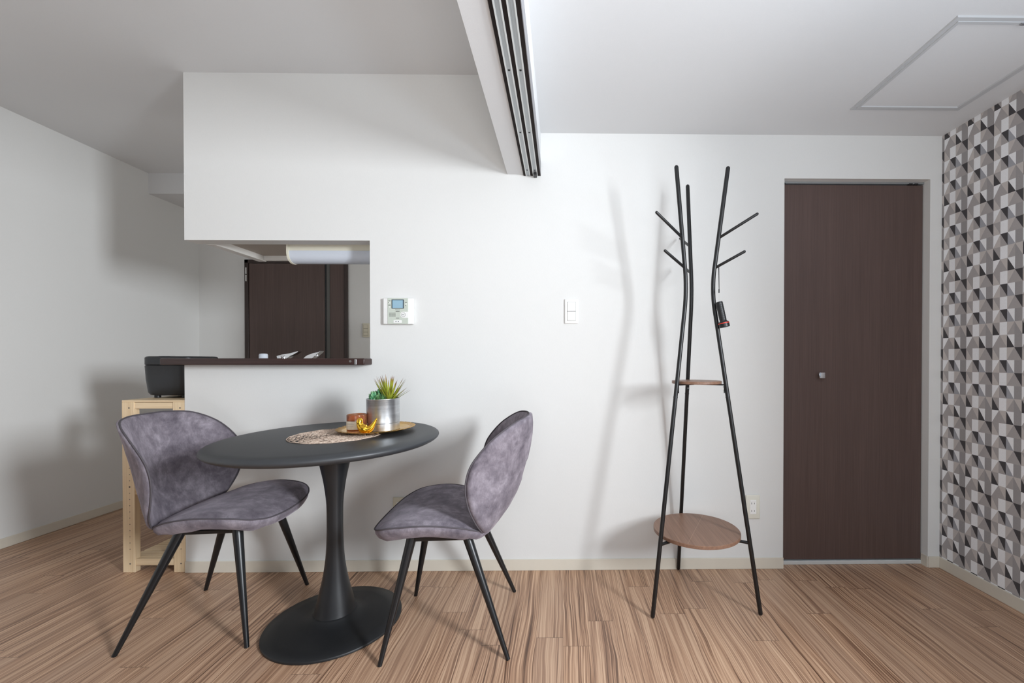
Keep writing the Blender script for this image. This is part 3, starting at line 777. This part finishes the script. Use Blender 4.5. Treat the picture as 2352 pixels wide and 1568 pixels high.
for z, s0, s1 in ((.041, .28, .72), (.036, .2, .8), (.028, .24, .76), (.022, .3, .7), (.0185, .3, .7)):
    seg = 8
    pts = [(.0391 * math.cos(a0 + (a1 - a0) * (s0 + (s1 - s0) * q / seg)), .0391 * math.sin(a0 + (a1 - a0) * (s0 + (s1 - s0) * q / seg)), z) for q in range(seg + 1)]
    tube(bm, pts, .0004, 4)
obj('printed_line', bm, M['faint_ink'], lb, label='fine grey print lines')

# gold bird figurine facing left, tail raised
bm = BM(); path = [(-.0175, .0560), (-.0180, .0505), (-.0175, .0440), (-.0140, .0345), (-.0050, .0245), (.006, .0200), (.016, .0212), (.025, .0275), (.033, .0385), (.040, .0505), (.0455, .0605), (.0470, .0640)]
rad = [.0118, .0128, .0126, .0150, .0195, .0192, .0158, .0118, .0082, .0056, .0036, .0014]
path = catmull([(x, z, r) for (x, z), r in zip(path, rad)], 3, False)
tube(bm, [(q[0], 0, q[1]) for q in path], [max(q[2], .0008) for q in path], 24, round_end=True)
o = obj('bird_figurine', bm, M['gold'], None, smooth='all', loc=(-.795, 1.722, ttop(-.795, 1.722) + .0082), rot=(0, 0, R(8)), label='small polished gold bird figurine at the front of the tray', cat='figurine')

# ------------------------------------------------------------------ chairs
def chair_seat(bm_top):
    half = [(.282, 0), (.277, .10), (.260, .180), (.215, .234), (.115, .256), (.0, .245), (-.08, .217), (-.135, .178), (-.158, .10), (-.163, 0)]
    ctrl = [(x, y, 0) for x, y in half] + [(x, -y, 0) for x, y in half[-2:0:-1]]
    return catmull(ctrl, 5)
ZE = [(-.163, .450), (-.13, .460), (-.05, .492), (.065, .511), (.19, .502), (.25, .482), (.285, .462)]
def ze(x): return lerp_tab(ZE, x)
def build_chair():
    r = empty('velvet_chair', (0, 0, 0), cat='chair', group='velvet chairs at the dining table')
    out = chair_seat(None); c0 = Vector((.06, 0, 0)); N = len(out)
    bm = BM()
    # rings from top centre out over the edge and under
    prof = [(.0, 1), (.2, 1), (.4, 1), (.6, 1), (.78, 1), (.9, 1), (.96, 1), (.99, 1), (1.0, 0), (.99, -1), (.95, -1), (.86, -1), (.7, -1), (.4, -1)]
    rings = []
    for s_, side in prof[1:]:
        ring = []
        for p_ in out:
            q = c0 + (p_ - c0) * s_; zedge = ze(p_.x)
            if side == 1:
                dome = .016 * (1 - s_ ** 3); z = zedge * s_ ** 2 + (1 - s_ ** 2) * .496 + dome - .004 * (s_ > .95) - .003 * max(0, s_ - .9) * 10
            elif side == 0: z = zedge - .008
            else:
                z = zedge - .012 - .064 * (1 - s_ ** 6) ** .6; z = max(z, .424)
            ring.append(bm.verts.new((q.x, q.y, z)))
        rings.append(ring)
    for a, b_ in zip(rings, rings[1:]):
        for q in range(N): bm.faces.new((a[q], a[(q + 1) % N], b_[(q + 1) % N], b_[q]))
    bm.faces.new(rings[0]); bm.faces.new(rings[-1][::-1])
    seat = obj('seat', bm, M['velvet'], r, smooth='all')
    bm = BM(); tube(bm, [(p_.x, p_.y, ze(p_.x) - .006) for p_ in out], .0028, 8, closed=True); obj('piping', bm, M['piping'], seat, smooth='all', label='dark piped seam')
    # back shell: outline in (y, z), wrapped forward at the sides
    half = [(0, .866), (.10, .865), (.18, .851), (.230, .806), (.252, .735), (.255, .665), (.250, .595), (.235, .525), (.203, .468), (.148, .432), (0, .420)]
    ctrl = [(0, y, z) for y, z in half] + [(0, -y, z) for y, z in half[-2:0:-1]]
    outl = catmull(ctrl, 5); N = len(outl); cb = Vector((0, 0, .64))
    SP = [(.415, -.128), (.46, -.160), (.52, -.195), (.60, -.228), (.70, -.256), (.80, -.278), (.87, -.292)]   # inner spine
    WR = [(.415, .03), (.5, .105), (.6, .155), (.7, .165), (.8, .135), (.87, .095)]
    def bx(y, z, off): return lerp_tab(SP, z) + lerp_tab(WR, z) * (abs(y) / .25) ** 2.1 - off
    bm = BM(); rings = []
    for s_, side in [(.2, 1), (.4, 1), (.6, 1), (.78, 1), (.9, 1), (.97, 1), (1.0, 0), (.985, -1), (.93, -1), (.84, -1), (.65, -1), (.4, -1), (.2, -1)]:
        ring = []
        for p_ in outl:
            q = cb + (p_ - cb) * s_
            th = {1: .004 * (s_ > .95), 0: .010, -1: .022 + .022 * (1 - s_ ** 4)}[side]
            if side == 1: th -= .006 * (1 - s_ ** 2)
            ring.append(bm.verts.new((bx(q.y, q.z, th), q.y, q.z)))
        rings.append(ring)
    for a, b_ in zip(rings, rings[1:]):
        for q in range(N): bm.faces.new((a[q], a[(q + 1) % N], b_[(q + 1) % N], b_[q]))
    bm.faces.new(rings[0]); bm.faces.new(rings[-1][::-1])
    back = obj('backrest', bm, M['velvet'], r, smooth='all')
    bm = BM(); tube(bm, [(bx(p_.y, p_.z, .008), p_.y, p_.z) for p_ in outl], .0029, 8, closed=True); obj('piping', bm, M['piping'], back, smooth='all', label='dark piped seam')
    # frame and legs
    tops = {(1, 1): (.14, .135), (1, -1): (.14, -.135), (-1, 1): (-.065, .135), (-1, -1): (-.065, -.135)}
    bm = BM(); z0, z1 = .406, .422
    box(bm, -.075, .15, .125, .145, z0, z1, .002, 1); box(bm, -.075, .15, -.145, -.125, z0, z1, .002, 1); box(bm, .13, .15, -.125, .125, z0, z1, .002, 1); box(bm, -.075, -.055, -.125, .125, z0, z1, .002, 1)
    box(bm, -.06, .14, -.12, .12, .420, .434)
    obj('seat_frame', bm, M['leg_black'], r)
    for (sx, sy), (x, y) in tops.items():
        bm = BM(); tube(bm, [(x, y, .421), (sx * .2275, sy * .2275, 0)], [.0185, .0080], 20); obj('leg', bm, M['leg_black'], r, smooth=50)
    return r
ch1 = build_chair(); ch2 = copy_tree(ch1)
ch1.location = (-1.441, 1.824, 0); ch1.rotation_euler.z = R(5.3); ch1['label'] = 'left grey velvet chair facing right, in front of the pine shelf'
ch2.location = (-.435, 1.754, 0); ch2.rotation_euler.z = R(183.4); ch2['label'] = 'right grey velvet chair showing its back, between table and coat rack'

# ------------------------------------------------------------------ coat rack
RC = Vector((.613, 1.920, 0))
cr = empty('coat_rack', RC, label='black three legged coat rack with two round walnut shelves', cat='coat rack')
ANG = [R(211.8), R(331.6), R(91.3)]
def pr_(r, z, a): return Vector((r * math.cos(a), r * math.sin(a), z))
def pr_at(z): return .27 - (.205 / 1.405) * z if z < 1.405 else .065 + (z - 1.405) * .128
for a in ANG:
    pts = []
    for z in (.0105, .3, .6, .9): pts.append((pr_at(z), z))
    A_, B_, C_ = (pr_at(1.29), 1.29), (.062, 1.405), (pr_at(1.52), 1.52)
    for q in range(11):
        t_ = q / 10; pts.append(tuple(A_[k_] * (1 - t_) ** 2 + 2 * B_[k_] * t_ * (1 - t_) + C_[k_] * t_ * t_ for k_ in (0, 1)))
    pts += [(pr_at(1.7), 1.7), (pr_at(1.93), 1.93)]
    bm = BM(); tube(bm, [pr_(r, z, a) for r, z in pts], .0092, 16, round_end=True)
    pole = obj('pole', bm, M['black_metal'], cr, smooth=50)
    bm = BM(); tube(bm, [pr_(pr_at(z), z, a) for z in (.925, .930)], .0100, 16); obj('collar', bm, M['black_plastic'], pole, label='thin joint ring')
    for z0, r1, z1 in ((1.63, .25, 1.712), (1.499, .20, 1.558)):
        bm = BM(); tube(bm, [pr_(pr_at(z0), z0, a), pr_(r1, z1, a)], .0062, 12, round_end=True); obj('peg', bm, M['black_metal'], pole, smooth=50)
def shelf(z, r, th, seam):
    bm = BM(); lathe(bm, [(r - .0015, z), (r, z + .0015), (r, z + th - .0015), (r - .0015, z + th)], 96)
    if seam:
        m_ = Matrix.Rotation(math.atan2(.239, .126), 4, 'Z'); box(bm, -r + .002, r - .002, -.0006, .0006, z + th - .001, z + th + .0002, mi=1, mtx=m_)
    o = obj('shelf', bm, [M['walnut'], M['seam']], cr, smooth=30, label='round brown walnut shelf')
    return o
shelf(.309, .19, .016, True); shelf(.984, .1086, .013, False)
for a in ANG:
    bm = BM(); tube(bm, [pr_(pr_at(.302), .302, a), pr_(.12, .302, a)], .0068, 12); obj('bracket', bm, M['black_metal'], cr, smooth=50)
    bm = BM()
    m_ = Matrix.Rotation(a, 4, 'Z'); box(bm, .022, pr_at(.98), -.007, .007, .9785, .9838, .001, 1, mtx=m_); box(bm, pr_at(.96) - .0115, pr_at(.96) - .0085, -.006, .006, .945, .9785, .0005, 1, mtx=m_)
    obj('bracket', bm, M['black_metal'], cr)
    bm = BM(); m_ = Matrix.Rotation(a, 4, 'Z')
    for z in (.955, .972): lathe(bm, [(.0028, 0), (.0028, .0022)], 10, mtx=m_ @ Matrix.Translation((pr_at(z) - .0112, 0, z)) @ Matrix.Rotation(R(-90), 4, 'Y'))
    obj('screw', bm, M['steel'], cr, label='small bright screws')

# flashlight hanging from the lower right peg
fl0 = Vector((.690, 1.853, 1.345)); fl1 = Vector((.7125, 1.846, 1.234)); ax = (fl1 - fl0); LN = ax.length
fl = empty('flashlight', fl0, label='small black flashlight with red ring hanging from the coat rack', cat='flashlight')
q_ = ax.to_track_quat('Z', 'Y').to_matrix().to_4x4()
bm = BM(); prof = [(.0125, 0), (.0148, .002)]
for s_ in range(9): prof += [(.0148, .004 + s_ * .0085), (.0152, .006 + s_ * .0085), (.0152, .010 + s_ * .0085), (.0148, .0115 + s_ * .0085)]
prof += [(.0142, .082), (.016, .087), (.0195, .091)]
lathe(bm, prof, 28, mtx=q_); obj('body', bm, M['black_plastic'], fl, smooth=40)
bm = BM(); lathe(bm, [(.0195, .089), (.0225, .092), (.0228, LN - .004), (.0222, LN), (.019, LN), (.018, LN - .004), (.001, LN - .004)], 32, mtx=q_); hd = obj('head', bm, M['black_plastic'], fl, smooth=40)
bm = BM(); lathe(bm, [(.0230, .0945), (.0234, .0953), (.0234, .0966), (.0230, .0974)], 32, mtx=q_); obj('ring', bm, M['red'], hd, smooth=40, label='red ring')
pg = RC + pr_(.095, 1.505, ANG[1]) + Vector((0, 0, 0)) - fl0
k_ = Vector((.0005, .001, .052))
bm = BM(); side = Vector((math.cos(ANG[1] + R(90)), math.sin(ANG[1] + R(90)), 0)) * .0075
pts = [k_, pg - side + Vector((0, 0, -.004)), pg - side * .9 + Vector((0, 0, .005)), pg + Vector((0, 0, .0085)), pg + side * .9 + Vector((0, 0, .005)), pg + side + Vector((0, 0, -.004)), k_ + Vector((.0008, 0, 0))]
tube(bm, pts, .0011, 8); st = obj('strap', bm, M['black_plastic'], fl, smooth=50, label='thin black wrist cord')
bm = BM(); tube(bm, [k_ + Vector((0, 0, .004)), k_ - Vector((0, 0, .012))], .0026, 10); obj('toggle', bm, M['black_plastic'], st, smooth=50)
bm = BM(); tube(bm, [k_ - Vector((0, 0, .012)), Vector((.0003, 0, .026)), Vector((0, 0, -.001))], .0006, 6); obj('thread', bm, M['cord_white'], st, label='pale thread')
